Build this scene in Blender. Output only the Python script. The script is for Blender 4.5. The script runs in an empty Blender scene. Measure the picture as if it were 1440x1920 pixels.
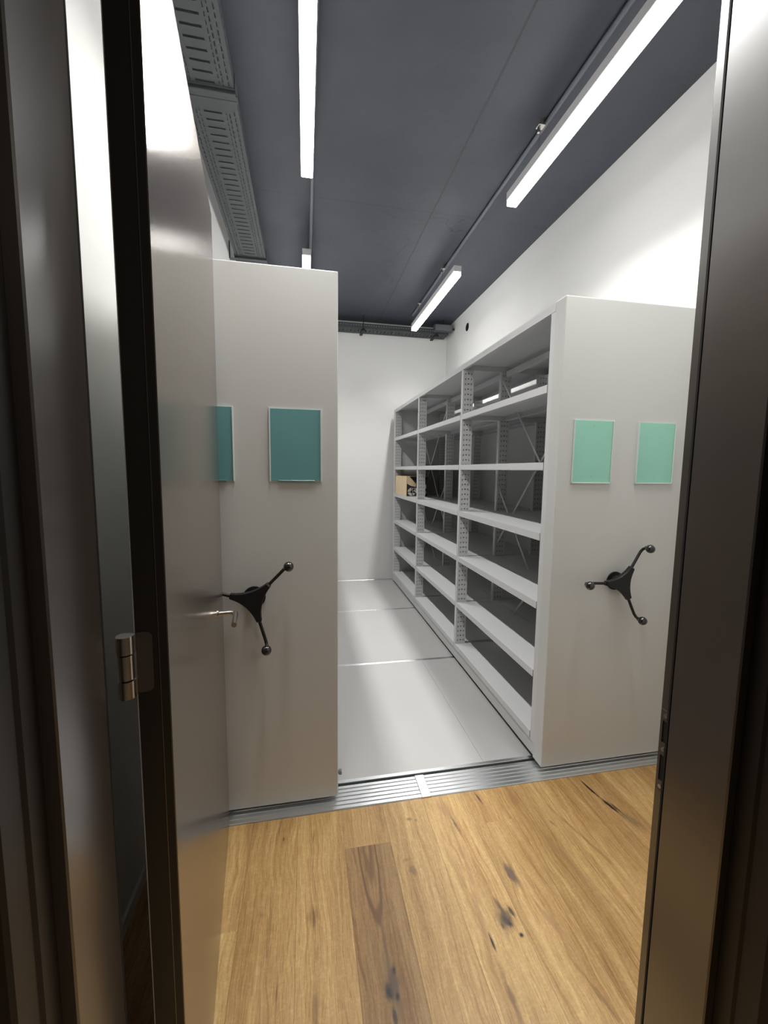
import bpy, bmesh, math, random
from mathutils import Vector, Matrix
random.seed(4)
SC = bpy.context.scene
COL = SC.collection
PI = math.pi

# ------------------------------------------------------------------ materials
def mat(name, color, rough=.5, metal=0.0, bump=None, spec=.5, coat=0.0, var=0.0, vscale=3.0):
    m = bpy.data.materials.new(name); m.use_nodes = True
    nt = m.node_tree; b = nt.nodes['Principled BSDF']
    b.inputs['Base Color'].default_value = (*color, 1)
    b.inputs['Roughness'].default_value = rough
    b.inputs['Metallic'].default_value = metal
    b.inputs['Specular IOR Level'].default_value = spec
    b.inputs['Coat Weight'].default_value = coat
    tc = nt.nodes.new('ShaderNodeTexCoord')
    if var:
        n = nt.nodes.new('ShaderNodeTexNoise'); n.inputs['Scale'].default_value = vscale
        n.inputs['Detail'].default_value = 6
        nt.links.new(tc.outputs['Object'], n.inputs['Vector'])
        r = nt.nodes.new('ShaderNodeValToRGB')
        r.color_ramp.elements[0].position = .3; r.color_ramp.elements[1].position = .7
        r.color_ramp.elements[0].color = (*[c * (1 - var) for c in color], 1)
        r.color_ramp.elements[1].color = (*[min(1, c * (1 + var)) for c in color], 1)
        nt.links.new(n.outputs['Fac'], r.inputs['Fac']); nt.links.new(r.outputs['Color'], b.inputs['Base Color'])
    if bump:
        n = nt.nodes.new('ShaderNodeTexNoise'); n.inputs['Scale'].default_value = bump[0]
        n.inputs['Detail'].default_value = 4
        nt.links.new(tc.outputs['Object'], n.inputs['Vector'])
        bp = nt.nodes.new('ShaderNodeBump'); bp.inputs['Strength'].default_value = bump[1]
        bp.inputs['Distance'].default_value = bump[2]
        nt.links.new(n.outputs['Fac'], bp.inputs['Height']); nt.links.new(bp.outputs['Normal'], b.inputs['Normal'])
    return m

M = {}
M['wall'] = mat('white_plaster', (.64, .64, .628), .75, bump=(90, .15, .002), var=.015, vscale=1.5)
M['grey'] = mat('grey_powder_coat', (.54, .545, .53), .42, bump=(420, .12, .0005))
M['grey_in'] = mat('grey_shelf_coat', (.58, .585, .59), .45, bump=(420, .1, .0005))
M['panel_floor'] = mat('grey_floor_board', (.38, .376, .372), .45, var=.02, vscale=2.0)
M['alu'] = mat('brushed_aluminium', (.80, .82, .84), .28, 1.0, bump=(60, .1, .001))
M['bronze'] = mat('dark_bronze_enamel', (.046, .035, .028), .25, 0.0, spec=.5)
M['bronze'].node_tree.nodes['Principled BSDF'].inputs['IOR'].default_value = 2.5
M['leaf'] = mat('bronze_door_face', (.25, .215, .185), .22, .78, bump=(700, .06, .0004), spec=.6)
M['edge'] = mat('dark_door_edge', (.022, .019, .017), .38)
M['lip'] = mat('dark_frame_lip', (.018, .015, .014), .45)
M['door_back'] = mat('pale_door_back', (.80, .79, .76), .55)
M['seal'] = mat('black_rubber', (.008, .008, .008), .7)
M['corridor'] = mat('dark_corridor_cladding', (.018, .016, .015), .6, var=.3, vscale=6)
M['steel'] = mat('satin_steel', (.62, .59, .55), .24, 1.0)
M['dark_steel'] = mat('dark_steel_plate', (.17, .15, .14), .4, .8)
M['black'] = mat('black_plastic', (.010, .010, .011), .45, spec=.3)
M['ball'] = mat('glossy_black_knob', (.009, .009, .01), .14, coat=.5)
M['tray'] = mat('dark_painted_tray', (.036, .042, .045), .55)
M['conduit'] = mat('dark_conduit', (.12, .13, .15), .5)
M['teal'] = mat('teal_card', (.13, .31, .32), .35, coat=.4, var=.04, vscale=5)
M['mint'] = mat('mint_card', (.27, .58, .46), .4, coat=.3, var=.03, vscale=5)
M['clear'] = mat('acrylic_rim', (.55, .62, .60), .2)
M['clear_dark'] = mat('dark_acrylic_lip', (.10, .20, .19), .3)
M['cardboard'] = mat('brown_cardboard', (.74, .57, .36), .8, var=.08, vscale=14)
M['print'] = mat('black_print', (.02, .018, .017), .6)
M['printgrey'] = mat('pale_print', (.58, .54, .51), .7)
M['lamp_body'] = mat('lamp_housing_grey', (.55, .55, .55), .4)
M['white_pl'] = mat('white_plastic', (.75, .75, .73), .4)
M['buffer'] = mat('grey_buffer', (.16, .16, .165), .5)

def emission(name, color, strength):
    m = bpy.data.materials.new(name); m.use_nodes = True
    nt = m.node_tree; b = nt.nodes['Principled BSDF']
    b.inputs['Base Color'].default_value = (.9, .9, .9, 1)
    b.inputs['Emission Color'].default_value = (*color, 1)
    b.inputs['Emission Strength'].default_value = strength
    return m
M['diffuser'] = emission('lit_diffuser', (1.0, .985, .955), 12.0)

# painted concrete ceiling with joints and hairline cracks
def ceiling_material():
    m = bpy.data.materials.new('blue_grey_concrete'); m.use_nodes = True
    nt = m.node_tree; N = nt.nodes; L = nt.links; b = N['Principled BSDF']
    b.inputs['Roughness'].default_value = .6
    tc = N.new('ShaderNodeTexCoord'); sep = N.new('ShaderNodeSeparateXYZ')
    L.new(tc.outputs['Object'], sep.inputs[0])
    n = N.new('ShaderNodeTexNoise'); n.inputs['Scale'].default_value = 2.2; n.inputs['Detail'].default_value = 7
    L.new(tc.outputs['Object'], n.inputs['Vector'])
    r = N.new('ShaderNodeValToRGB')
    r.color_ramp.elements[0].position = .32; r.color_ramp.elements[1].position = .7
    r.color_ramp.elements[0].color = (.033, .037, .049, 1); r.color_ramp.elements[1].color = (.044, .050, .065, 1)
    L.new(n.outputs['Fac'], r.inputs['Fac'])
    w = N.new('ShaderNodeTexNoise'); w.inputs['Scale'].default_value = 3.0; w.inputs['Detail'].default_value = 5
    L.new(tc.outputs['Object'], w.inputs['Vector'])
    def math_(op, a, c=None):
        q = N.new('ShaderNodeMath'); q.operation = op
        for i, v in enumerate((a, c)):
            if v is None: continue
            if isinstance(v, (int, float)): q.inputs[i].default_value = v
            else: L.new(v, q.inputs[i])
        return q.outputs[0]
    def line(coord, pos, width, wob):
        d = math_('MULTIPLY', math_('SUBTRACT', w.outputs['Fac'], .5), wob)
        d = math_('ABSOLUTE', math_('SUBTRACT', math_('ADD', coord, d), pos))
        return math_('LESS_THAN', d, width)
    x, y = sep.outputs['X'], sep.outputs['Y']
    a = line(x, .945, .006, .012)
    c1 = line(y, 1.40, .005, .03)
    c2 = line(y, 1.52, .0035, .45)
    gate = math_('MULTIPLY', math_('GREATER_THAN', x, .55), math_('LESS_THAN', x, 1.25))
    c2 = math_('MULTIPLY', c2, gate)
    c3 = math_('MULTIPLY', line(x, .80, .005, .5), math_('MULTIPLY', math_('GREATER_THAN', y, 1.7), math_('LESS_THAN', y, 2.7)))
    s = math_('MAXIMUM', math_('MAXIMUM', a, math_('MULTIPLY', c1, .5)), math_('MAXIMUM', c2, math_('MULTIPLY', c3, .7)))
    mx = N.new('ShaderNodeMixRGB'); mx.blend_type = 'MIX'
    L.new(math_('MULTIPLY', s, .95), mx.inputs['Fac']); L.new(r.outputs['Color'], mx.inputs[1])
    mx.inputs[2].default_value = (.02, .022, .03, 1)
    L.new(mx.outputs[0], b.inputs['Base Color'])
    bp = N.new('ShaderNodeBump'); bp.inputs['Strength'].default_value = .25; bp.inputs['Distance'].default_value = .01
    n2 = N.new('ShaderNodeTexNoise'); n2.inputs['Scale'].default_value = 14; n2.inputs['Detail'].default_value = 6
    L.new(tc.outputs['Object'], n2.inputs['Vector']); L.new(n2.outputs['Fac'], bp.inputs['Height'])
    L.new(bp.outputs['Normal'], b.inputs['Normal'])
    return m
M['ceiling'] = ceiling_material()

# oak planks: tone and seed come from per-plank attributes, grain and knots are procedural
def wood_material():
    m = bpy.data.materials.new('oiled_oak_planks'); m.use_nodes = True
    nt = m.node_tree; N = nt.nodes; L = nt.links; b = N['Principled BSDF']
    b.inputs['Roughness'].default_value = .42
    b.inputs['Specular IOR Level'].default_value = .35
    tc = N.new('ShaderNodeTexCoord')
    at = N.new('ShaderNodeAttribute'); at.attribute_name = 'plank'   # r = tone, g = seed
    sepa = N.new('ShaderNodeSeparateColor'); L.new(at.outputs['Color'], sepa.inputs[0])
    tone, seed = sepa.outputs[0], sepa.outputs[1]
    sep = N.new('ShaderNodeSeparateXYZ'); L.new(tc.outputs['Object'], sep.inputs[0])
    X, Y = sep.outputs['X'], sep.outputs['Y']
    def mt(op, a, c=None, clamp=False):
        q = N.new('ShaderNodeMath'); q.operation = op; q.use_clamp = clamp
        for i, v in enumerate((a, c)):
            if v is None: continue
            if isinstance(v, (int, float)): q.inputs[i].default_value = v
            else: L.new(v, q.inputs[i])
        return q.outputs[0]
    def comb(x, y, z):
        q = N.new('ShaderNodeCombineXYZ')
        for i, v in enumerate((x, y, z)):
            if isinstance(v, (int, float)): q.inputs[i].default_value = v
            else: L.new(v, q.inputs[i])
        return q.outputs[0]
    def noise(vec, scale, detail=4, dist=0.0):
        q = N.new('ShaderNodeTexNoise'); q.inputs['Scale'].default_value = scale
        q.inputs['Detail'].default_value = detail; q.inputs['Distortion'].default_value = dist
        L.new(vec, q.inputs['Vector']); return q.outputs['Fac']
    def ramp(fac, stops):
        q = N.new('ShaderNodeValToRGB'); L.new(fac, q.inputs['Fac'])
        e = q.color_ramp.elements
        while len(e) < len(stops): e.new(.5)
        for el, (p, c) in zip(e, stops): el.position = p; el.color = (*c, 1)
        return q.outputs['Color']
    def smooth(v, lo, hi):
        q = N.new('ShaderNodeMapRange'); q.interpolation_type = 'SMOOTHSTEP'
        L.new(v, q.inputs['Value']); q.inputs['From Min'].default_value = lo; q.inputs['From Max'].default_value = hi
        return q.outputs[0]
    sd = mt('MULTIPLY', seed, 37.0)
    warp = noise(comb(mt('MULTIPLY', X, 3.0), mt('MULTIPLY', Y, 1.3), sd), 2.0, 3)
    Xw = mt('ADD', X, mt('MULTIPLY', mt('SUBTRACT', warp, .5), .10))
    # broad figure, fine fibres, open pores
    fig = noise(comb(mt('MULTIPLY', Xw, 26.0), mt('MULTIPLY', Y, 1.1), sd), 1.0, 5, .4)
    fib = noise(comb(mt('MULTIPLY', Xw, 150.0), mt('MULTIPLY', Y, 3.2), sd), 1.0, 4)
    por = noise(comb(mt('MULTIPLY', X, 420.0), mt('MULTIPLY', Y, 16.0), sd), 1.0, 2)
    ray = noise(comb(mt('MULTIPLY', X, 60.0), mt('MULTIPLY', Y, 75.0), sd), 1.0, 3, 1.5)
    big = noise(comb(mt('MULTIPLY', X, 4.0), mt('MULTIPLY', Y, 1.0), sd), 1.0, 2)
    base = ramp(tone, [(0, (.25, .157, .070)), (.5, (.410, .268, .115)), (1, (.55, .40, .185))])
    def mul(col, fac, lo, hi, lov, hiv):
        q = N.new('ShaderNodeMixRGB'); q.blend_type = 'MULTIPLY'; q.inputs['Fac'].default_value = 1
        L.new(col, q.inputs[1]); L.new(ramp(fac, [(lo, lov), (hi, hiv)]), q.inputs[2]); return q.outputs[0]
    c = mul(base, fig, .33, .66, (.80, .74, .66), (1.08, 1.08, 1.08))
    c = mul(c, fib, .35, .65, (.87, .83, .77), (1.06, 1.06, 1.06))
    c = mul(c, por, .36, .52, (.80, .74, .68), (1, 1, 1))
    c = mul(c, ray, .45, .68, (.96, .96, .95), (1.13, 1.13, 1.13))
    c = mul(c, big, .35, .65, (.92, .90, .86), (1.05, 1.05, 1.05))
    stk = noise(comb(mt('MULTIPLY', Xw, 75.0), mt('MULTIPLY', Y, 1.7), mt('ADD', sd, 11.0)), 1.0, 4, .3)
    c = mul(c, stk, .56, .70, (1, 1, 1), (.80, .70, .60))
    # knots and streaks: ellipses with noisy borders (x, y, rx, ry, strength, slant)
    kn = noise(comb(mt('MULTIPLY', X, 40.0), mt('MULTIPLY', Y, 18.0), 3.3), 1.0, 5)
    def ell(cx, cy, rx, ry, slant=0.0):
        dx = mt('SUBTRACT', mt('SUBTRACT', X, cx), mt('MULTIPLY', mt('SUBTRACT', Y, cy), slant))
        dx = mt('DIVIDE', dx, rx); dy = mt('DIVIDE', mt('SUBTRACT', Y, cy), ry)
        return mt('SQRT', mt('ADD', mt('MULTIPLY', dx, dx), mt('MULTIPLY', dy, dy)))
    def mixto(col, fac, target):
        q = N.new('ShaderNodeMixRGB'); L.new(fac, q.inputs['Fac']); L.new(col, q.inputs[1])
        q.inputs[2].default_value = (*target, 1); return q.outputs[0]
    def spot(col, k, target, amount, soft=.8, nz=1.6):
        d = mt('ADD', ell(*k), mt('MULTIPLY', mt('SUBTRACT', kn, .5), nz))
        f = mt('MULTIPLY', mt('SUBTRACT', 1.0, smooth(d, 1 - soft, 1.0)), amount)
        return mixto(col, f, target)
    brown = (.12, .060, .026); black = (.012, .010, .009); olive = (.13, .08, .035); red = (.27, .14, .07)
    # forked vein of the dark plank: nested U-shaped rings, then one stem
    for (r, wd, am) in ((1.0, .09, .95), (.42, .16, .7)):
        d = ell(.230, -.235, .034, .285)
        d = mt('ADD', d, mt('MULTIPLY', mt('SUBTRACT', kn, .5), .16))
        f = mt('MULTIPLY', mt('SUBTRACT', 1.0, smooth(mt('ABSOLUTE', mt('SUBTRACT', d, r)), wd * .4, wd * 1.6)), am)
        f = mt('MULTIPLY', f, mt('LESS_THAN', Y, -.247))
        c = mixto(c, f, brown)
    for k, t, am in (
        ((.238, -.60, .007, .11, -.03), brown, .8), ((.237, -.70, .042, .12, 0), olive, .75),
        ((.228, -.722, .016, .034, 0), black, 1), ((.252, -.672, .011, .026, .1), black, 1), ((.243, -.70, .022, .05, 0), (.07, .045, .03), .8),
        ((.250, -.735, .007, .012, 0), black, .9), ((.232, -.775, .008, .03, 0), black, .8),
        ((.655, -.60, .045, .06, .1), olive, .75), ((.655, -.56, .010, .05, -.2), (.08, .05, .03), .8), ((.662, -.612, .016, .026, -.3), black, 1), ((.660, -.60, .028, .035, .2), (.07, .05, .035), .75),
        ((.685, -.655, .011, .012, 0), black, 1), ((.688, -.585, .008, .028, -.2), black, .8),
        ((.636, -.62, .008, .02, 0), black, .7),
        ((.752, -.455, .022, .085, -.12), (.09, .06, .045), .9), ((.80, -.62, .012, .16, -.25), red, .6),
        ((.83, -.84, .010, .12, -.25), brown, .5),
        ((.622, -.205, .012, .060, -.1), (.11, .06, .04), .9), ((.596, -.13, .03, .08, 0), red, .55),
        ((.60, -.36, .010, .20, .02), red, .6), ((.575, -.58, .014, .14, .06), red, .5),
        ((.581, -.655, .006, .042, 0), black, 1), ((.575, -.80, .012, .14, 0), brown, .75),
        ((1.332, -.140, .0085, .090, -.16), black, 1), ((1.356, -.250, .011, .075, -.22), black, 1),
        ((1.374, -.265, .006, .06, -.22), black, .9), ((1.39, -.33, .03, .08, -.2), olive, .6),
        ((.392, -.377, .020, .032, -.3), olive, .65), ((.375, -.335, .018, .012, 0), olive, .5),
        ((.433, -.155, .020, .012, 0), olive, .7), ((.46, -.165, .010, .014, 0), olive, .6),
        ((.012, -.48, .025, .05, 0), brown, .45), ((.015, -.50, .004, .06, 0), brown, .8),
        ((.015, -.74, .012, .14, 0), brown, .5), ((-.095, -.66, .005, .05, 0), brown, .8),
        ((-.13, -.50, .010, .16, 0), brown, .45), ((-.16, -.44, .018, .012, 0), brown, .4),
        ((-.10, -.16, .006, .016, 0), brown, .9), ((.02, -.18, .006, .04, .1), brown, .8),
        ((.95, -.13, .03, .09, -.2), red, .45), ((1.04, -.28, .010, .03, -.2), brown, .7),
        ((1.12, -.35, .012, .22, -.3), brown, .45), ((1.0, -.45, .02, .25, -.25), red, .4),
        ((.78, -.10, .005, .06, -.15), black, .9)):
        c = spot(c, k, t, am)
    # joints between planks
    fr = mt('FRACT', mt('DIVIDE', mt('SUBTRACT', X, .1435 - .187 * 40), .187))
    dj = mt('MINIMUM', fr, mt('SUBTRACT', 1.0, fr))
    c = mixto(c, mt('MULTIPLY', mt('LESS_THAN', dj, .0045), .55), (.07, .038, .018))
    L.new(c, b.inputs['Base Color'])
    bp = N.new('ShaderNodeBump'); bp.inputs['Strength'].default_value = .2; bp.inputs['Distance'].default_value = .002
    L.new(fib, bp.inputs['Height']); L.new(bp.outputs['Normal'], b.inputs['Normal'])
    return m
M['wood'] = wood_material()

# ------------------------------------------------------------------ mesh helpers
class MB:
    def __init__(s): s.bm = bmesh.new(); s.mats = []
    def box(s, a, b, mi=0, bevel=0.0, seg=2):
        x0, y0, z0 = a; x1, y1, z1 = b
        x0, x1 = min(x0, x1), max(x0, x1); y0, y1 = min(y0, y1), max(y0, y1); z0, z1 = min(z0, z1), max(z0, z1)
        v = [s.bm.verts.new(p) for p in ((x0,y0,z0),(x1,y0,z0),(x1,y1,z0),(x0,y1,z0),(x0,y0,z1),(x1,y0,z1),(x1,y1,z1),(x0,y1,z1))]
        fs = [s.bm.faces.new([v[i] for i in q]) for q in ((3,2,1,0),(4,5,6,7),(0,1,5,4),(1,2,6,5),(2,3,7,6),(3,0,4,7))]
        for f in fs: f.material_index = mi
        if bevel:
            ed = set(e for f in fs for e in f.edges)
            r = bmesh.ops.bevel(s.bm, geom=list(ed), offset=bevel, segments=seg, profile=.5, affect='EDGES')
            for f in r['faces']: f.material_index = mi
        return s
    def prism(s, pts, z0, z1, mi=0):
        lo = [s.bm.verts.new((x, y, z0)) for x, y in pts]; hi = [s.bm.verts.new((x, y, z1)) for x, y in pts]
        n = len(pts)
        fs = [s.bm.faces.new(lo[::-1]), s.bm.faces.new(hi)]
        for i in range(n): fs.append(s.bm.faces.new((lo[i], lo[(i+1) % n], hi[(i+1) % n], hi[i])))
        for f in fs: f.material_index = mi
        return s
    def tube(s, pts, r, n=12, mi=0, cap=True, smooth=True):
        pts = [Vector(p) for p in pts]; rings = []
        rr = r if isinstance(r, (list, tuple)) else [r] * len(pts)
        t0 = (pts[1] - pts[0]).normalized()
        up = Vector((0, 0, 1)) if abs(t0.z) < .9 else Vector((1, 0, 0))
        nrm = t0.cross(up).normalized()
        for i, p in enumerate(pts):
            if i == 0: t = pts[1] - pts[0]
            elif i == len(pts) - 1: t = pts[-1] - pts[-2]
            else: t = (pts[i+1] - pts[i]).normalized() + (pts[i] - pts[i-1]).normalized()
            t.normalize(); nrm = (nrm - t * nrm.dot(t)).normalized(); bn = t.cross(nrm)
            rings.append([s.bm.verts.new(p + (nrm * math.cos(2*PI*k/n) + bn * math.sin(2*PI*k/n)) * rr[i]) for k in range(n)])
        for a, b in zip(rings, rings[1:]):
            for k in range(n):
                f = s.bm.faces.new((a[k], a[(k+1) % n], b[(k+1) % n], b[k])); f.smooth = smooth; f.material_index = mi
        if cap:
            f = s.bm.faces.new(rings[0][::-1]); f.material_index = mi
            for e in f.edges: e.smooth = False
            f = s.bm.faces.new(rings[-1]); f.material_index = mi
            for e in f.edges: e.smooth = False
        return s
    def ball(s, c, r, mi=0):
        g = bmesh.ops.create_uvsphere(s.bm, u_segments=24, v_segments=14, radius=r, matrix=Matrix.Translation(c))
        for v in g['verts']:
            for f in v.link_faces: f.smooth = True; f.material_index = mi
        return s
    def build(s, name, mats, parent=None, loc=None):
        me = bpy.data.meshes.new(name)
        bmesh.ops.recalc_face_normals(s.bm, faces=s.bm.faces)
        s.bm.to_mesh(me); s.bm.free()
        for m in (mats if isinstance(mats, (list, tuple)) else [mats]): me.materials.append(m)
        o = bpy.data.objects.new(name, me); COL.objects.link(o)
        if parent is not None: o.parent = parent
        if loc is not None: o.location = loc
        return o

def tag(o, label=None, cat=None, group=None, kind=None):
    if label: o['label'] = label
    if cat: o['category'] = cat
    if group: o['group'] = group
    if kind: o['kind'] = kind
    return o
def empty(name, loc=(0, 0, 0), rz=0):
    o = bpy.data.objects.new(name, None); COL.objects.link(o); o.location = loc; o.rotation_euler.z = rz
    o.empty_display_size = .1
    return o
def copy_tree(o, parent=None):
    c = o.copy(); COL.objects.link(c)
    if parent is not None: c.parent = parent
    for ch in [q for q in bpy.data.objects if q.parent == o and q != c]: copy_tree(ch, c)
    return c
def struct(o, label, cat='wall'): return tag(o, label, cat, kind='structure')

# ------------------------------------------------------------------ room shell
XL, XR, YB, YF, YC, ZC = -.60, 1.90, 3.76, -1.073, -1.26, 3.43
struct(MB().box((XL-.12, YF, -.02), (XL, YB+.12, ZC)).build('wall_left', M['wall']), 'white plastered side wall behind the open door')
struct(MB().box((XR, YF, -.02), (XR+.12, YB+.12, ZC)).build('wall_right', M['wall']), 'white plastered side wall above the shelving on the right')
struct(MB().box((XL, YB, -.02), (XR, YB+.12, ZC)).build('wall_back', M['wall']), 'white plastered far wall at the end of the aisle')
w = MB()
w.box((-1.6, YC, -.02), (-.335, YF-.002, ZC)); w.box((.75, YC, -.02), (2.9, YF-.002, ZC)); w.box((-.335, YC, 2.50), (.75, YF-.002, ZC))
struct(w.build('wall_front', M['wall']), 'white plastered wall holding the door, seen edge on')
struct(MB().box((XL-.12, YF, ZC), (XR+.12, YB+.12, ZC+.15)).build('ceiling', M['ceiling']), 'dark blue-grey painted concrete ceiling with joints and cracks', 'ceiling')
# corridor side cladding (dark)
c = MB(); c.box((-1.6, YC-.02, 0), (-.345, YC-.001, 3.0)); c.box((.76, YC-.02, 0), (2.9, YC-.001, 3.0)); c.box((-.345, YC-.02, 2.51), (.76, YC-.001, 3.0))
struct(c.build('wall_corridor', M['corridor']), 'dark corridor wall face around the door opening')

# wooden floor: planks as faces of one mesh with tone attributes
PW, X0 = .187, .1435
bm = bmesh.new(); lay = bm.loops.layers.float_color.new('plank')
ends = {0: [-.247], -3: [-.475], 3: [-.232], -1: [-2.2], 1: [-1.7], 2: [-1.9], 4: [-1.1], 5: [-.9], 6: [-.55], -2: [-1.5]}
tones = {(0, 0): .12, (0, 1): .55, (-3, 0): .92, (-3, 1): .60, (3, 0): .70, (3, 1): .62, (1, 1): .66, (2, 1): .72,
         (-1, 1): .60, (-2, 1): .56, (4, 1): .60, (5, 1): .55, (6, 1): .42, (6, 0): .6, (7, 1): .70, (8, 1): .45}
yA, yB = -3.4, -.056
for k in range(-9, 17):
    x0 = X0 + PW * k; x1 = x0 + PW
    if k in (-3,): pass
    ys = [yA] + sorted(ends.get(k, [-1.2 - .4 * random.random()])) + [yB]
    for i, (a, b_) in enumerate(zip(ys, ys[1:])):
        t = tones.get((k, i), .45 + .3 * random.random()); sd = random.random()
        v = [bm.verts.new(p) for p in ((x0, a, 0), (x1, a, 0), (x1, b_, 0), (x0, b_, 0))]
        f = bm.faces.new(v)
        for l in f.loops: l[lay] = (t, sd, 0, 1)
me = bpy.data.meshes.new('floor'); bm.to_mesh(me); bm.free(); me.materials.append(M['wood'])
fl = bpy.data.objects.new('floor', me); COL.objects.link(fl)
md = fl.modifiers.new('thick', 'SOLIDIFY'); md.thickness = .02; md.offset = -1
struct(fl, 'oak plank floor with dark knots in front of the metal track', 'floor')
struct(MB().box((XL-.1, -.06, -.10), (XR+.1, YB+.1, -.021)).build('floor_base', M['buffer']), 'base below the floor panels', 'floor')
# thin white baseboard on left wall
struct(MB().box((XL, YF, .0), (XL+.012, -.06, .05), bevel=.002).build('baseboard_left', M['wall']), 'low white baseboard along the wall behind the door', 'baseboard')

# ------------------------------------------------------------------ floor boards and rails of the shelving system
RAILY = [1.297, 2.512]
bounds = [(.118, 1.284), (1.312, 2.499), (2.527, 3.715)]
desc = ['nearest wide grey floor board between the shelving units', 'middle grey floor board between the two thin rails', 'farthest grey floor board reaching the white back wall']
for (a, b_), d in zip(bounds, desc):
    p = MB()
    for xa, xb in (((XL+.005, .9046), (.9054, XR-.005)) if a < 1 else ((XL+.005, XR-.005),)): p.box((xa, a, -.02), (xb, b_, 0), bevel=.0012, seg=1)
    tag(p.build('floor_board', M['panel_floor']), d, 'floor panel', 'grey floor boards of the aisle')
for y, d in zip(RAILY + [3.735], ('thin aluminium floor rail nearest the grooved track', 'thin aluminium floor rail halfway down the aisle', 'thin aluminium floor rail along the back wall')):
    r = empty('floor_rail', (0, y, 0)); tag(r, d, 'rail', 'thin floor rails across the aisle')
    MB().box((XL+.005, -.011, -.02), (XR-.005, -.004, .002), bevel=.0008, seg=1).box((XL+.005, .003, -.02), (XR-.005, .012, .002), bevel=.0008, seg=1).build('rail_edge', M['alu'], r)
    MB().box((XL+.005, -.004, -.02), (XR-.005, .003, -.006)).build('rail_slot', M['seal'], r)
# front track : grooved cover plate + inner bar
t = empty('floor_track', (0, 0, 0)); tag(t, 'wide grooved aluminium track between oak floor and grey boards', 'track')
def grooved(xa, xb, y0, y1, n):
    m = MB(); wd = (y1 - y0) / n
    pts = []
    m.box((xa, y0, -.02), (xb, y1, .001))
    for i in range(n):
        a = y0 + i * wd
        m.box((xa, a + wd * .10, .001), (xb, a + wd * .80, .0048), bevel=.0012, seg=1)
    return m
grooved(XL+.005, .520, -.055, .082, 6).build('grooved_plate', M['alu'], t)
grooved(.566, XR-.005, -.055, .082, 6).build('grooved_plate', M['alu'], t)
MB().box((.521, -.055, -.02), (.565, .082, .006), bevel=.001, seg=1).build('joint_cover', M['alu'], t)
MB().box((XL+.005, .096, -.02), (XR-.005, .117, .005), bevel=.0015, seg=1).build('inner_bar', M['alu'], t)
MB().box((XL+.005, .082, -.02), (XR-.005, .096, -.006)).build('track_slot', M['seal'], t)

# ------------------------------------------------------------------ shelving unit (double sided, 3 bays)
LEVELS = [.145, .485, .852, 1.207, 1.562, 1.938, 2.309]
W_, D_ = .70, 3.644
def slotted_post(w, d, h, z0):
    """two perforated webs with narrow front and back flanges; w along x, d along y"""
    m = MB(); t_ = .0018
    for sy in (-1, 1):
        y0 = sy * d / 2; y1 = y0 - sy * t_
        cols = [(0, .015, None), (.015, .022, 0), (.022, w/2 - .006, None), (w/2 - .006, w/2 + .006, 1), (w/2 + .006, w - .022, None), (w - .022, w - .015, 0), (w - .015, w, None)]
        for a, b_, kind in cols:
            if kind is None: m.box((a, y0, z0), (b_, y1, h)); continue
            pitch = .0375; hole = .014 if kind == 0 else .009
            z = z0
            while z < h - .001:
                e = min(z + pitch - hole, h); m.box((a, y0, z), (b_, y1, e)); z += pitch
    m.box((.004, -d/2 + .005, z0 + .001), (w - .004, d/2 - .005, h - .001), mi=1)  # added inner box, darker so the shade inside the holes is painted
    m.box((0, -d/2 + t_, z0), (t_, d/2 - t_, h)); m.box((w - t_, -d/2 + t_, z0), (w, d/2 - t_, h))
    return m
def shelf_mesh(w, l):
    """folded sheet shelf: top skin and four downward lips with a small return"""
    m = MB(); t_ = .0025; lip = .038
    m.box((0, 0, -t_), (w, l, 0))
    m.box((0, 0, -lip), (.004, l, -t_)); m.box((w-.004, 0, -lip), (w, l, -t_))
    m.box((.004, 0, -lip), (w-.004, t_, -t_)); m.box((.004, l-t_, -lip), (w-.004, l, -t_))
    m.box((.004, .004, -lip), (.022, l-.004, -lip+.002)); m.box((w-.022, .004, -lip), (w-.004, l-.004, -lip+.002))
    return m
def holder(root, x0, x1, card, dark):
    z0, z1 = 1.463, 1.760
    h = MB()
    h.box((x0, -.0035, z0), (x1, 0, z1))
    hb = h.build('label_holder', M['clear'], root)
    cb = MB().box((x0+.007, -.0055, z0+.006), (x1-.007, -.0035, z1-.003)).build('card', card, hb)
    MB().box((x0, -.010, z0), (x0+.005, -.0035, z1), bevel=.001, seg=1).build('side_rim', M['clear'], hb)
    MB().box((x1-.005, -.010, z0), (x1, -.0035, z1), bevel=.001, seg=1).build('side_rim', M['clear'], hb)
    if dark: MB().box((x0+.035, -.010, z0-.001), (x1-.03, -.0055, z0+.006), bevel=.001, seg=1).build('bottom_lip', M['clear_dark'], hb)
    else: MB().box((x0, -.010, z0-.001), (x1, -.0055, z0+.005), bevel=.001, seg=1).build('bottom_lip', M['clear'], hb)
    MB().tube([((x0+x1)/2, -.0056, z1-.025), ((x0+x1)/2, -.0068, z1-.025)], .004, 10).build('rivet', card, hb)
    MB().tube([((x0+x1)/2, -.0056, z0+.035), ((x0+x1)/2, -.0068, z0+.035)], .004, 10).build('rivet', card, hb)
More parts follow.
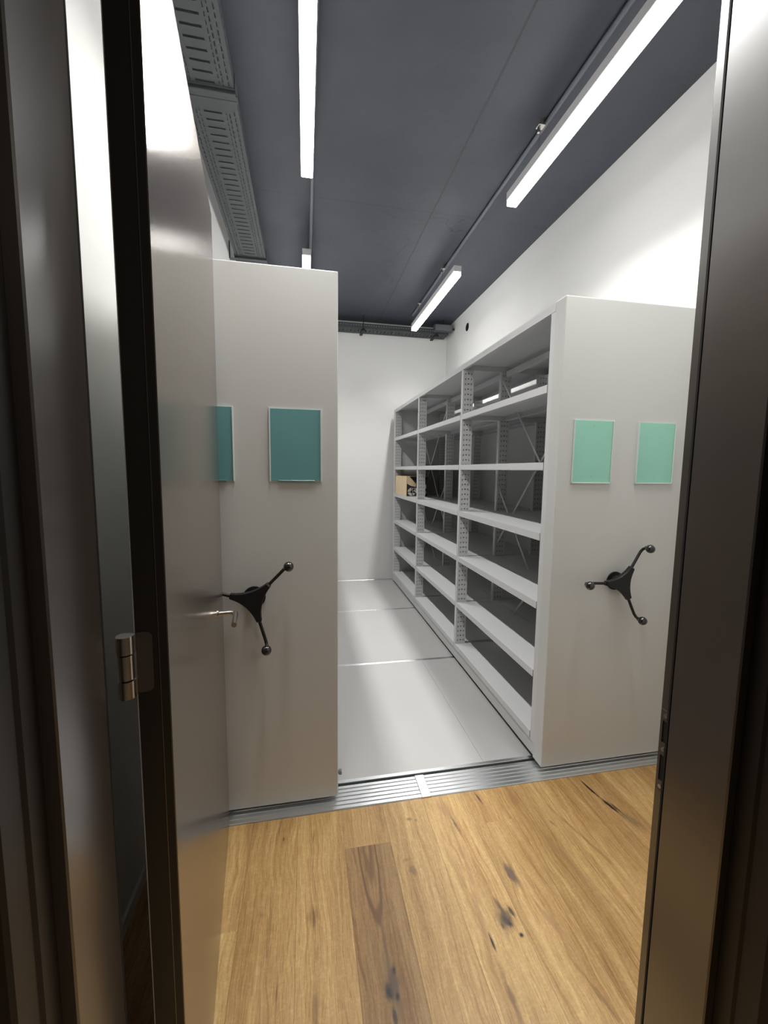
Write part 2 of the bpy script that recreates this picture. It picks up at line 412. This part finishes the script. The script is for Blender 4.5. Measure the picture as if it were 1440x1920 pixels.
def hand_wheel(root, xc, zc, th0):
    R_ = .205; yk = -.088
    # concave triangular hub
    def outline(sc):
        pts = []
        for k in range(3):
            a = math.radians(th0 + 120 * k); b_ = math.radians(th0 + 120 * (k + 1))
            tipw = .010
            t1 = Vector((math.cos(a), math.sin(a))) * .092 * sc; t2 = Vector((math.cos(b_), math.sin(b_))) * .092 * sc
            pa = Vector((-math.sin(a), math.cos(a))) * tipw; pb = Vector((-math.sin(b_), math.cos(b_))) * tipw
            mid = (t1 + t2) * .5 * .50
            p0, p1 = t1 + pa, t2 - pb
            for q in range(9):
                u = q / 8; pts.append(p0 * (1-u)**2 + mid * 2 * u * (1-u) + p1 * u * u)
        return pts
    m = MB(); bm = m.bm
    rings = []
    for sc, y in ((1.0, -.040), (1.0, -.056), (.94, -.062)):
        rings.append([bm.verts.new((xc + p.x, y, zc + p.y)) for p in outline(sc)])
    n = len(rings[0])
    for a, b_ in zip(rings, rings[1:]):
        for i in range(n): bm.faces.new((a[i], a[(i+1) % n], b_[(i+1) % n], b_[i]))
    bm.faces.new(rings[0]); bm.faces.new(rings[-1][::-1])
    hw = m.build('hand_wheel', M['black'], root)
    MB().tube([(xc, .001, zc), (xc, -.006, zc), (xc, -.008, zc), (xc, -.042, zc)], [.046, .046, .030, .034], 28, smooth=False).build('boss', M['black'], hw)
    for k in range(3):
        a = math.radians(th0 + 120 * k); d = Vector((math.cos(a), 0, math.sin(a))); C_ = Vector((xc, 0, zc))
        Y_ = Vector((0, 1, 0))
        pts = [C_ + d * .075 + Y_ * -.050, C_ + d * .15 + Y_ * -.046, C_ + d * .182 + Y_ * -.045, C_ + d * .196 + Y_ * -.050, C_ + d * .203 + Y_ * -.060, C_ + d * R_ + Y_ * (yk + .012)]
        MB().tube(pts, .0068, 12).build('arm', M['black'], hw)
        MB().ball(C_ + d * R_ + Y_ * yk, .0205).tube([C_ + d * R_ + Y_ * (yk + .026), C_ + d * R_ + Y_ * (yk + .012)], .010, 14).build('knob', M['ball'], hw)

POSTY = [.097, 1.243, 2.451, 3.585]
post_src = {}
def unit(x0, cards, th0, lab, dark):
    root = empty('mobile_shelving_unit', (x0, 0, 0)); tag(root, lab, 'shelving unit', 'mobile shelving units on the rails')
    # end panels
    e = MB().box((0, 0, .024), (W_, .080, 2.309), bevel=.004).build('end_panel', M['grey'], root)
    MB().box((.001, 3.604, .024), (W_-.001, D_, 2.306), bevel=.003).build('rear_panel', M['grey'], root)
    # trolley
    tr = MB()
    tr.box((.006, .08, .028), (.016, 3.604, .104), bevel=.002, seg=1); tr.box((W_-.016, .08, .028), (W_-.006, 3.604, .104), bevel=.002, seg=1)
    for y in POSTY: tr.box((.016, y-.03, .035), (W_-.016, y+.03, .10))
    tr.box((.002, .08, .098), (.018, 3.604, .1065), bevel=.001, seg=1)
    trolley = tr.build('trolley', M['grey'], root)
    for y in (.05, 1.297, 2.512, 3.57):
        for x in (.10, W_-.10):
            MB().tube([(x-.012, y, .0335), (x+.012, y, .0335)], .0280, 20).build('wheel', M['dark_steel'], trolley)
    # posts
    for y in POSTY:
        for nm, xo, w in (('a', 0, .083), ('b', .305, .083), ('c', W_-.083, .083)):
            if w not in post_src:
                o = slotted_post(w, .034, 2.266, .105).build('upright', [M['grey_in'], M['post_shade']], root); post_src[w] = o
            else:
                o = post_src[w].copy(); COL.objects.link(o); o.parent = root
            o.location = (xo + .002, y, 0)
    # shelves
    bays = [(.118, 1.225), (1.262, 2.433), (2.470, 3.566)]
    for li, z in enumerate(LEVELS):
        for (a, b_) in bays:
            if li == len(LEVELS) - 1:
                continue
            for xs in (0.0, .352):
                key = ('s', round(b_-a, 3))
                if key not in post_src:
                    o = shelf_mesh(.348, b_-a).build('shelf', M['grey_in'], root); post_src[key] = o
                else:
                    o = post_src[key].copy(); COL.objects.link(o); o.parent = root
                o.location = (xs, a, z)
    for i, (a, b_) in enumerate(((.08, 1.2425), (1.2435, 2.4505), (2.4515, 3.604))):
        o = shelf_mesh(W_-.002, b_-a).build('top_shelf', M['grey_in'], root); o.location = (.001, a, 2.3055)
        MB().box((.34, a+.03, 2.225), (.36, b_-.03, 2.267)).build('top_rail', M['grey_in'], root)
    # cross braces in the first and last bay, on the mid plane
    for (ya, yb) in ((.115, 1.225), (2.47, 3.57)):
        for (za, zb) in ((.955, 2.20), (.150, 1.385)):
            for (p, q, dx) in (((ya, za), (yb, zb), .340), ((ya, zb), (yb, za), .3455)):
                m = MB(); dv = Vector((0, q[0]-p[0], q[1]-p[1])).normalized(); nv = Vector((0, -dv.z, dv.y)) * .008
                P0 = Vector((dx-.02, p[0], p[1])); P1 = Vector((dx-.02, q[0], q[1]))
                vs = []
                for xx in (0, .002):
                    for P in (P0 - nv, P0 + nv, P1 + nv, P1 - nv): vs.append(m.bm.verts.new(P + Vector((xx, 0, 0))))
                for q4 in ((0,1,2,3),(7,6,5,4),(0,4,5,1),(1,5,6,2),(2,6,7,3),(3,7,4,0)): m.bm.faces.new([vs[i] for i in q4])
                m.build('cross_brace', M['steel_brace'], root)
    holder(root, .072, .284, cards, dark); holder(root, .420, .632, cards, dark)
    hand_wheel(root, .35, .980, th0)
    return root
M['post_shade'] = mat('post_hole_shade', (.20, .20, .205), .6)  # darker grey standing in for shade seen through the post holes
M['steel_brace'] = mat('brace_grey', (.48, .48, .47), .4, .3)
XU = 1.16
ur = unit(XU, M['mint'], 58, 'open grey steel shelving unit on the right with mint green card holders', False)
ul = unit(.1357 - W_, M['teal'], 45, 'grey shelving unit half hidden by the open door with dark teal card holders', True)
MB().tube([(W_, .100, .063), (W_+.010, .100, .063), (W_+.011, .100, .063), (W_+.024, .100, .063)], [.008, .008, .0125, .0125], 16, smooth=False).build('buffer_stop', M['buffer'], ul)

# ------------------------------------------------------------------ cardboard box on the shelf
bx = empty('cardboard_box', (1.170, 2.955, 1.2085)); tag(bx, 'brown cardboard box with black ring print on the far shelf', 'box')
MB().box((0, 0, 0), (.265, .585, .236), bevel=.003, seg=1).build('carton', M['cardboard'], bx)
pr = MB().box((.004, -.0016, .004), (.261, -.0002, .232)).build('printed_panel', M['print'], bx)
def flat(pts, y0, y1):
    m = MB(); lo = [m.bm.verts.new((x, y0, z)) for x, z in pts]; hi = [m.bm.verts.new((x, y1, z)) for x, z in pts]; n = len(pts)
    m.bm.faces.new(lo); m.bm.faces.new(hi[::-1])
    for i in range(n): m.bm.faces.new((lo[i], lo[(i+1) % n], hi[(i+1) % n], hi[i]))
    return m
flat([(.004, .228), (.035, .232), (.120, .150), (.112, .112), (.055, .125), (.008, .150)], -.0026, -.0016).build('printed_chevron', M['cardboard'], pr)
flat([(.125, .228), (.140, .228), (.140, .165), (.125, .15)], -.0026, -.0016).build('printed_bar', M['printgrey'], pr)
flat([(.185, .222), (.215, .222), (.215, .17), (.185, .17)], -.0026, -.0016).build('printed_bar', M['printgrey'], pr)
for (cx, cz, ro, ri) in ((.065, .055, .048, .017), (.105, .068, .032, .012), (.205, .115, .042, .014), (.205, .045, .040, .015)):
    m = MB(); n = 22
    for i in range(n):
        if i % 6 == 5: continue
        a, b_ = 2*PI*i/n, 2*PI*(i+1)/n
        q = [(cx+ro*math.cos(a), cz+ro*math.sin(a)), (cx+ro*math.cos(b_), cz+ro*math.sin(b_)), (cx+ri*math.cos(b_), cz+ri*math.sin(b_)), (cx+ri*math.cos(a), cz+ri*math.sin(a))]
        lo = [m.bm.verts.new((x, -.0016, z)) for x, z in q]; hi = [m.bm.verts.new((x, -.0026, z)) for x, z in q]
        m.bm.faces.new(hi); m.bm.faces.new(lo[::-1])
        for k in range(4): m.bm.faces.new((lo[k], lo[(k+1)%4], hi[(k+1)%4], hi[k]))
    m.build('printed_ring', M['printgrey'], pr)
MB().box((-.0012, .20, .085), (-.0002, .25, .125)).build('small_mark', M['printgrey'], bx)

# ------------------------------------------------------------------ ceiling lamps
LAMP_W, LAMP_SPREAD = 23.5, 126
def lamp(x, y0, y1, wires, lab):
    r = empty('linear_ceiling_lamp', (x, y0, 3.146)); tag(r, lab, 'lamp', 'linear ceiling lamps over the aisle')
    L_ = y1 - y0; h = .033
    MB().box((-h, .004, .034), (h, L_-.004, .082), bevel=.002, seg=1).build('housing', M['lamp_body'], r)
    MB().box((-h+.001, .003, 0), (h-.001, L_-.003, .0335), bevel=.006, seg=3).build('diffuser', M['diffuser'], r)
    ld = bpy.data.lights.new('lamp_light', 'AREA'); ld.shape = 'RECTANGLE'; ld.size = .056; ld.size_y = L_ - .02
    ld.energy = LAMP_W; ld.color = (1.0, .985, .955); ld.spread = math.radians(LAMP_SPREAD)
    lo = bpy.data.objects.new('lamp_light', ld); COL.objects.link(lo); lo.parent = r; lo.location = (0, L_/2, -.0015)
    for yy in (0, L_-.004): MB().box((-h, yy, .034), (h, yy+.004, .082), bevel=.001, seg=1).build('end_cap', M['lamp_body'], r)
    for wy in wires:
        y = wy - y0
        wr = MB().tube([(0, y, .083), (.006, y, ZC - 3.146 - .002)], .0022, 8).build('suspension_wire', M['steel'], r)
        MB().box((-.012, y-.018, ZC-3.146-.045), (.026, y+.018, ZC-3.146-.038), bevel=.001, seg=1).box((.018, y-.012, ZC-3.146-.040), (.023, y+.012, ZC-3.146-.001)).tube([(-.004, y, ZC-3.146-.075), (-.004, y, ZC-3.146-.046)], .008, 12).build('ceiling_clip', M['steel'], wr)
XA, XB = .022, 1.268
lamp(XA, -.63, .785, (-.33, .49), 'long lit lamp over the left, nearest the door')
lamp(XA, 1.697, 3.11, (2.11, 2.93), 'lit lamp end peeking above the tall grey end panel')
lamp(XB, -.63, .785, (-.33, .49), 'long lit lamp on the right running out of the picture top')
lamp(XB, 1.697, 3.11, (2.11, 2.93), 'short-looking lit lamp on the right near the back wall')
for x, d in ((XA+.036, 'thin dark conduit on the ceiling above the left lamps'), (XB+.045, 'thin dark conduit on the ceiling above the right lamps')):
    tag(MB().tube([(x, -1.0, ZC-.013), (x, 3.35, ZC-.013)], .012, 12).build('ceiling_conduit', M['conduit']), d, 'conduit', 'ceiling conduits')

# ------------------------------------------------------------------ perforated cable trays
def tray_sheet(w, l, fine=False):
    m = MB(); t_ = .0015
    # (x0, x1, pitch, slot, phase)
    cols = [(0, .018, 0, 0, 0), (.018, .023, .032, .020, 0), (.023, .042, 0, 0, 0), (.042, .047, .032, .020, .016), (.047, .058, 0, 0, 0), (.058, .062, .032, .020, 0),
            (.062, w*.33, 0, 0, 0), (w*.33, w*.67, .048, .011, .010), (w*.67, w-.062, 0, 0, 0),
            (w-.062, w-.058, .032, .020, 0), (w-.058, w-.047, 0, 0, 0), (w-.047, w-.042, .032, .020, .016), (w-.042, w-.023, 0, 0, 0), (w-.023, w-.018, .032, .020, 0), (w-.018, w, 0, 0, 0)]
    for a, b_, p, s, ph in cols:
        if not p: m.box((a, 0, 0), (b_, l, t_)); continue
        y = 0.0; nxt = .05 + ph
        while nxt + s < l - .05:
            m.box((a, y, 0), (b_, nxt, t_)); y = nxt + s; nxt += p
        m.box((a, y, 0), (b_, l, t_))
    return m
TZ = 3.250; TX0, TW = -.553, .245
def tray(y0, y1, lab):
    r = empty('cable_tray', (TX0, y0, TZ)); tag(r, lab, 'cable tray', 'perforated cable trays along the left wall')
    l = y1 - y0
    tray_sheet(TW, l).build('perforated_base', M['tray'], r)
    for x in (0, TW-.0015):
        m = MB(); m.box((x, 0, .0015), (x+.0015, l, .030)); m.box((x, 0, .036), (x+.0015, l, .060))
        y = 0
        while y < l: m.box((x, y, .030), (x+.0015, min(y+.02, l), .036)); y += .04
        m.build('side_flange', M['tray'], r)
    cp = MB()
    cp.box((-.004, l-.085, -.003), (TW+.004, l-.002, -.0005), bevel=.001, seg=1)
    for yy in (l-.075, l-.035): cp.box((-.004, yy, -.019), (TW+.004, yy+.018, -.003), bevel=.004, seg=2)
    cp.box((-.005, l-.085, -.003), (-.0015, l-.002, .062)); cp.box((TW+.0015, l-.085, -.003), (TW+.005, l-.002, .062))
    cp.build('coupler', M['tray'], r)
    br = MB()
    br.box((-.0468, l-.060, -.016), (TW+.01, l-.025, -.0135)).box((-.0468, l-.060, -.016), (-.043, l-.025, .12)).tube([(.01, l-.042, -.013), (.01, l-.042, ZC-TZ)], .004, 8)
    br.build('wall_bracket', M['tray'], r)
tray(-1.0, .505, 'nearest section of the dark perforated cable tray on the left')
tray(.506, 2.045, 'second dark cable tray section, running back between both couplers')
tray(2.046, 3.36, 'last cable tray section, mostly behind the tall end panel')
# back tray along the far wall
r = empty('cable_tray', (-.35, 3.52, 3.272)); tag(r, 'dark perforated cable tray running across the back wall', 'cable tray')
L_ = 2.19
def vertical_perf(l, h, yy, rows):
    m = MB(); t_ = .0015; zs = 0
    for (za, zb, hole) in rows:
        if not hole: m.box((0, yy, za), (l, yy+t_, zb)); continue
        x = 0
        while x < l: m.box((x, yy, za), (min(x+.018, l), yy+t_, zb)); x += .032
    return m
vertical_perf(L_, .06, 0, [(0, .034, False), (.034, .040, True), (.040, .06, False)]).build('front_flange', M['tray'], r)
vertical_perf(L_, .06, .20, [(0, .034, False), (.034, .040, True), (.040, .06, False)]).build('rear_flange', M['tray'], r)
o = tray_sheet(.20, L_).build('perforated_base', M['tray'], r); o.rotation_euler.z = -PI/2; o.location = (0, .2005, 0)
for bxp in (1.075, 2.03):
    MB().box((bxp-.018, -.01, -.018), (bxp+.018, .238, -.001), bevel=.002, seg=1).tube([(bxp, -.004, -.03), (bxp, -.004, .157)], .005, 10).tube([(bxp, -.004, -.028), (bxp, -.004, -.016)], .012, 6).box((bxp-.03, .0, -.030), (bxp+.03, .012, -.016), bevel=.002, seg=1).build('hanger', M['black'], r)
jb = empty('junction_box', (1.765, 3.465, 3.285)); tag(jb, 'small dark junction box at the right end of the back tray', 'junction box')
MB().box((-.14, -.03, 0), (.10, .040, .085), bevel=.006).build('box_body', M['tray'], jb)
MB().box((-.13, -.034, .008), (.09, -.0305, .077), bevel=.001, seg=1).build('lid', M['conduit'], jb)
MB().tube([(.10, .005, .04), (.134, .005, .04)], .014, 14).build('cable_gland', M['black'], jb)
MB().tube([(-.02, .005, .085), (-.02, .005, ZC-3.285)], .008, 10).build('ceiling_stud', M['black'], jb)
# grommet on the right wall
g = empty('wall_grommet', (XR, 3.02, 3.21)); tag(g, 'round black opening with white rim high on the right wall', 'grommet')
MB().tube([(0, 0, 0), (-.004, 0, 0)], .058, 32).build('rim', M['white_pl'], g)
MB().tube([(-.0042, 0, 0), (-.007, 0, 0)], .046, 32).build('insert', M['black'], g)

# ------------------------------------------------------------------ door frame and leaf
H_ = 2.455
fr_ = empty('trim_1', (0, 0, 0)); struct(fr_, 'dark bronze metal door frame around the opening', 'door frame')
def jamb(mirror, xr):
    """plan profiles: inner jamb (rebate strip, groove, main reveal) and the dark outer lip set back behind it"""
    def X(d): return xr + mirror * d            # d > 0 goes into the wall
    inner = [(X(.012), -1.073), (X(.012), -1.099), (X(.0), -1.105), (X(0), -1.2195), (X(.002), -1.222), (X(.045), -1.222), (X(.045), -1.073)]
    outer = [(X(.018), -1.2225), (X(.018), -1.250), (X(.022), -1.254), (X(.022), -1.286), (X(.026), -1.290), (X(.110), -1.290), (X(.110), -1.283), (X(.045), -1.283), (X(.045), -1.2225)]
    return inner, outer
for s, xr, nm in ((-1, -.290, 'left'), (1, .697, 'right')):
    P, Q = jamb(s, xr)
    j = MB().prism(P, 0, H_).build('jamb', M['bronze'], fr_)
    MB().prism(Q, 0, H_).build('outer_lip', M['lip'], j)
    sx = xr + s * .0
    MB().box((xr + s*.001, -1.1015, 0), (xr + s*.008, -1.0975, H_-.01)).build('seal', M['seal'], j)
    if s > 0:
        sp = MB()
        x_ = xr + .012
        # strike plate with two pockets (frame pieces around openings)
        ya, yb = -1.0965, -1.0755
        sp.box((x_-.0022, ya, .868), (x_, ya+.0045, 1.040)); sp.box((x_-.0022, yb-.005, .868), (x_, yb, 1.040))
        for za, zb in ((.868, .890), (.945, .972), (1.018, 1.040)): sp.box((x_-.0022, ya+.0045, za), (x_, yb-.005, zb))
        pl = sp.build('strike_plate', M['dark_steel'], fr_)
        MB().box((x_-.0008, ya+.0045, .89), (x_, yb-.005, .945)).box((x_-.0008, ya+.0045, .972), (x_, yb-.005, 1.018)).build('pocket', M['seal'], pl)
        for z in (.878, .958, 1.030): MB().tube([(x_-.0022, -1.086, z), (x_-.0036, -1.086, z)], .0042, 10).build('screw', M['steel'], pl)
MB().box((-.31, -1.285, H_), (.72, -1.073, H_+.05)).build('header', M['bronze'], fr_)

# leaf in its own frame: local +x along leaf from hinge to free edge, local -y towards the camera side
ang = math.atan2(1, -.11)
piv = Vector((-.2785, -1.062, 0))
dr = empty('door_1', piv, ang); struct(dr, 'tall bronze metal door leaf standing open to the left', 'door')
TH, LL = .047, 1.012
MB().box((.0095, -.012-TH+.0018, .006), (LL, -.012-TH, 2.437)).build('door_face', M['leaf'], dr)
MB().box((.0105, -.012-TH*.70, .006), (LL-.012, -.012, 2.430)).box((.0095, -.012-TH+.002, .006), (LL-.0005, -.012-TH*.705, 2.4365)).build('door_core', M['edge'], dr)
MB().box((.012, -.0118, .008), (LL-.013, -.0100, 2.428)).build('door_back', M['door_back'], dr)
MB().box((.0088, -.012-TH*.72, .010), (.0105, -.012-TH*.695, 2.425)).build('edge_seal', M['bronze'], dr)
# hinges : knuckle on the pivot, leaf plate on the door edge
for z in (1.204, 2.27, .22):
    hz = empty('hinge', (0, 0, z)); hz.parent = dr
    MB().tube([(0, 0, -.050), (0, 0, -.022)], .0125, 24).build('lower_knuckle', M['steel'], hz)
    MB().tube([(0, 0, -.0195), (0, 0, .0195)], .0115, 24).build('middle_knuckle', M['steel'], hz)
    MB().tube([(0, 0, -.049), (0, 0, .049)], .008, 16).build('pin', M['seal'], hz)
    MB().tube([(0, 0, .022), (0, 0, .050)], .0125, 24).build('upper_knuckle', M['steel'], hz)
    m = MB(); pts = []
    for (cy, cz, a0) in ((-.026, .040, 90), (-.026, -.040, 180)):
        for k in range(7):
            a = math.radians(a0 + 15 * k); pts.append((cy + .010 * math.cos(a), cz + .010 * math.sin(a)))
    pts += [(-.0125, -.050), (-.0125, .050)]
    lo = [m.bm.verts.new((.0105, y, z_)) for y, z_ in pts]; hi = [m.bm.verts.new((.0088, y, z_)) for y, z_ in pts]; n = len(pts)
    m.bm.faces.new(lo); m.bm.faces.new(hi[::-1])
    for i in range(n): m.bm.faces.new((lo[i], lo[(i+1)%n], hi[(i+1)%n], hi[i]))
    m.build('hinge_plate', M['dark_steel'], hz)
    MB().box((.002, -.0140, -.049), (.0105, -.0122, -.023)).box((.002, -.0140, .023), (.0105, -.0122, .049)).build('plate_knee', M['steel'], hz)
# lever handle on the camera side
yF = -.012 - TH; uH = LL - .205; zH = 1.002
hd = empty('lever_handle', (uH, yF, zH)); hd.parent = dr
MB().tube([(0, 0, 0), (0, -.003, 0)], .014, 28).build('rose', M['steel'], hd)
MB().tube([(0, -.004, 0), (0, -.042, 0), (0, -.050, 0), (-.003, -.056, 0), (-.010, -.059, 0), (-.030, -.060, 0), (-.125, -.060, 0)], .0085, 16).build('lever', M['steel'], hd)
hd2 = empty('lever_handle', (uH, -.012, zH)); hd2.parent = dr
MB().tube([(0, 0, 0), (0, .006, 0)], .026, 28).build('rose', M['bronze'], hd2)
MB().tube([(0, .004, 0), (0, .058, 0), (-.003, .064, 0), (-.010, .067, 0), (-.125, .068, 0)], .0085, 16).build('lever', M['steel'], hd2)

# ------------------------------------------------------------------ fill light added in the corridor, unseen (behind the photographer)
cl = bpy.data.lights.new('corridor_fill', 'AREA'); cl.shape = 'RECTANGLE'; cl.size = .6; cl.size_y = 1.2; cl.energy = 14; cl.color = (1.0, .90, .78)
co = bpy.data.objects.new('corridor_fill', cl); COL.objects.link(co); co.location = (1.5, -2.7, 2.75)

# ------------------------------------------------------------------ world, camera, view
wd = bpy.data.worlds.new('world'); SC.world = wd; wd.use_nodes = True
wd.node_tree.nodes['Background'].inputs[0].default_value = (1.0, .92, .82, 1)
wd.node_tree.nodes['Background'].inputs[1].default_value = .035

r = Vector((0.98208461, -0.18809676, 0.01137644)); u = Vector((0.0080856, 0.10237832, 0.99471267)); f = Vector((0.18826693, 0.97680002, -0.10206505))
cd = bpy.data.cameras.new('camera'); cam = bpy.data.objects.new('camera', cd); COL.objects.link(cam)
cam.matrix_world = Matrix(((r.x, u.x, -f.x, 0), (r.y, u.y, -f.y, -1.73843), (r.z, u.z, -f.z, 1.51497), (0, 0, 0, 1)))
cd.sensor_fit = 'VERTICAL'; cd.sensor_height = 24; cd.lens = 765.4634 / 1920 * 24
cd.clip_start = .02
SC.camera = cam
vs = SC.view_settings
vs.view_transform = 'Standard'; vs.look = 'None'; vs.gamma = 1.0; vs.exposure = 0.2; vs.use_curve_mapping = False
SC.cycles.max_bounces = 10
SC.cycles.diffuse_bounces = 6
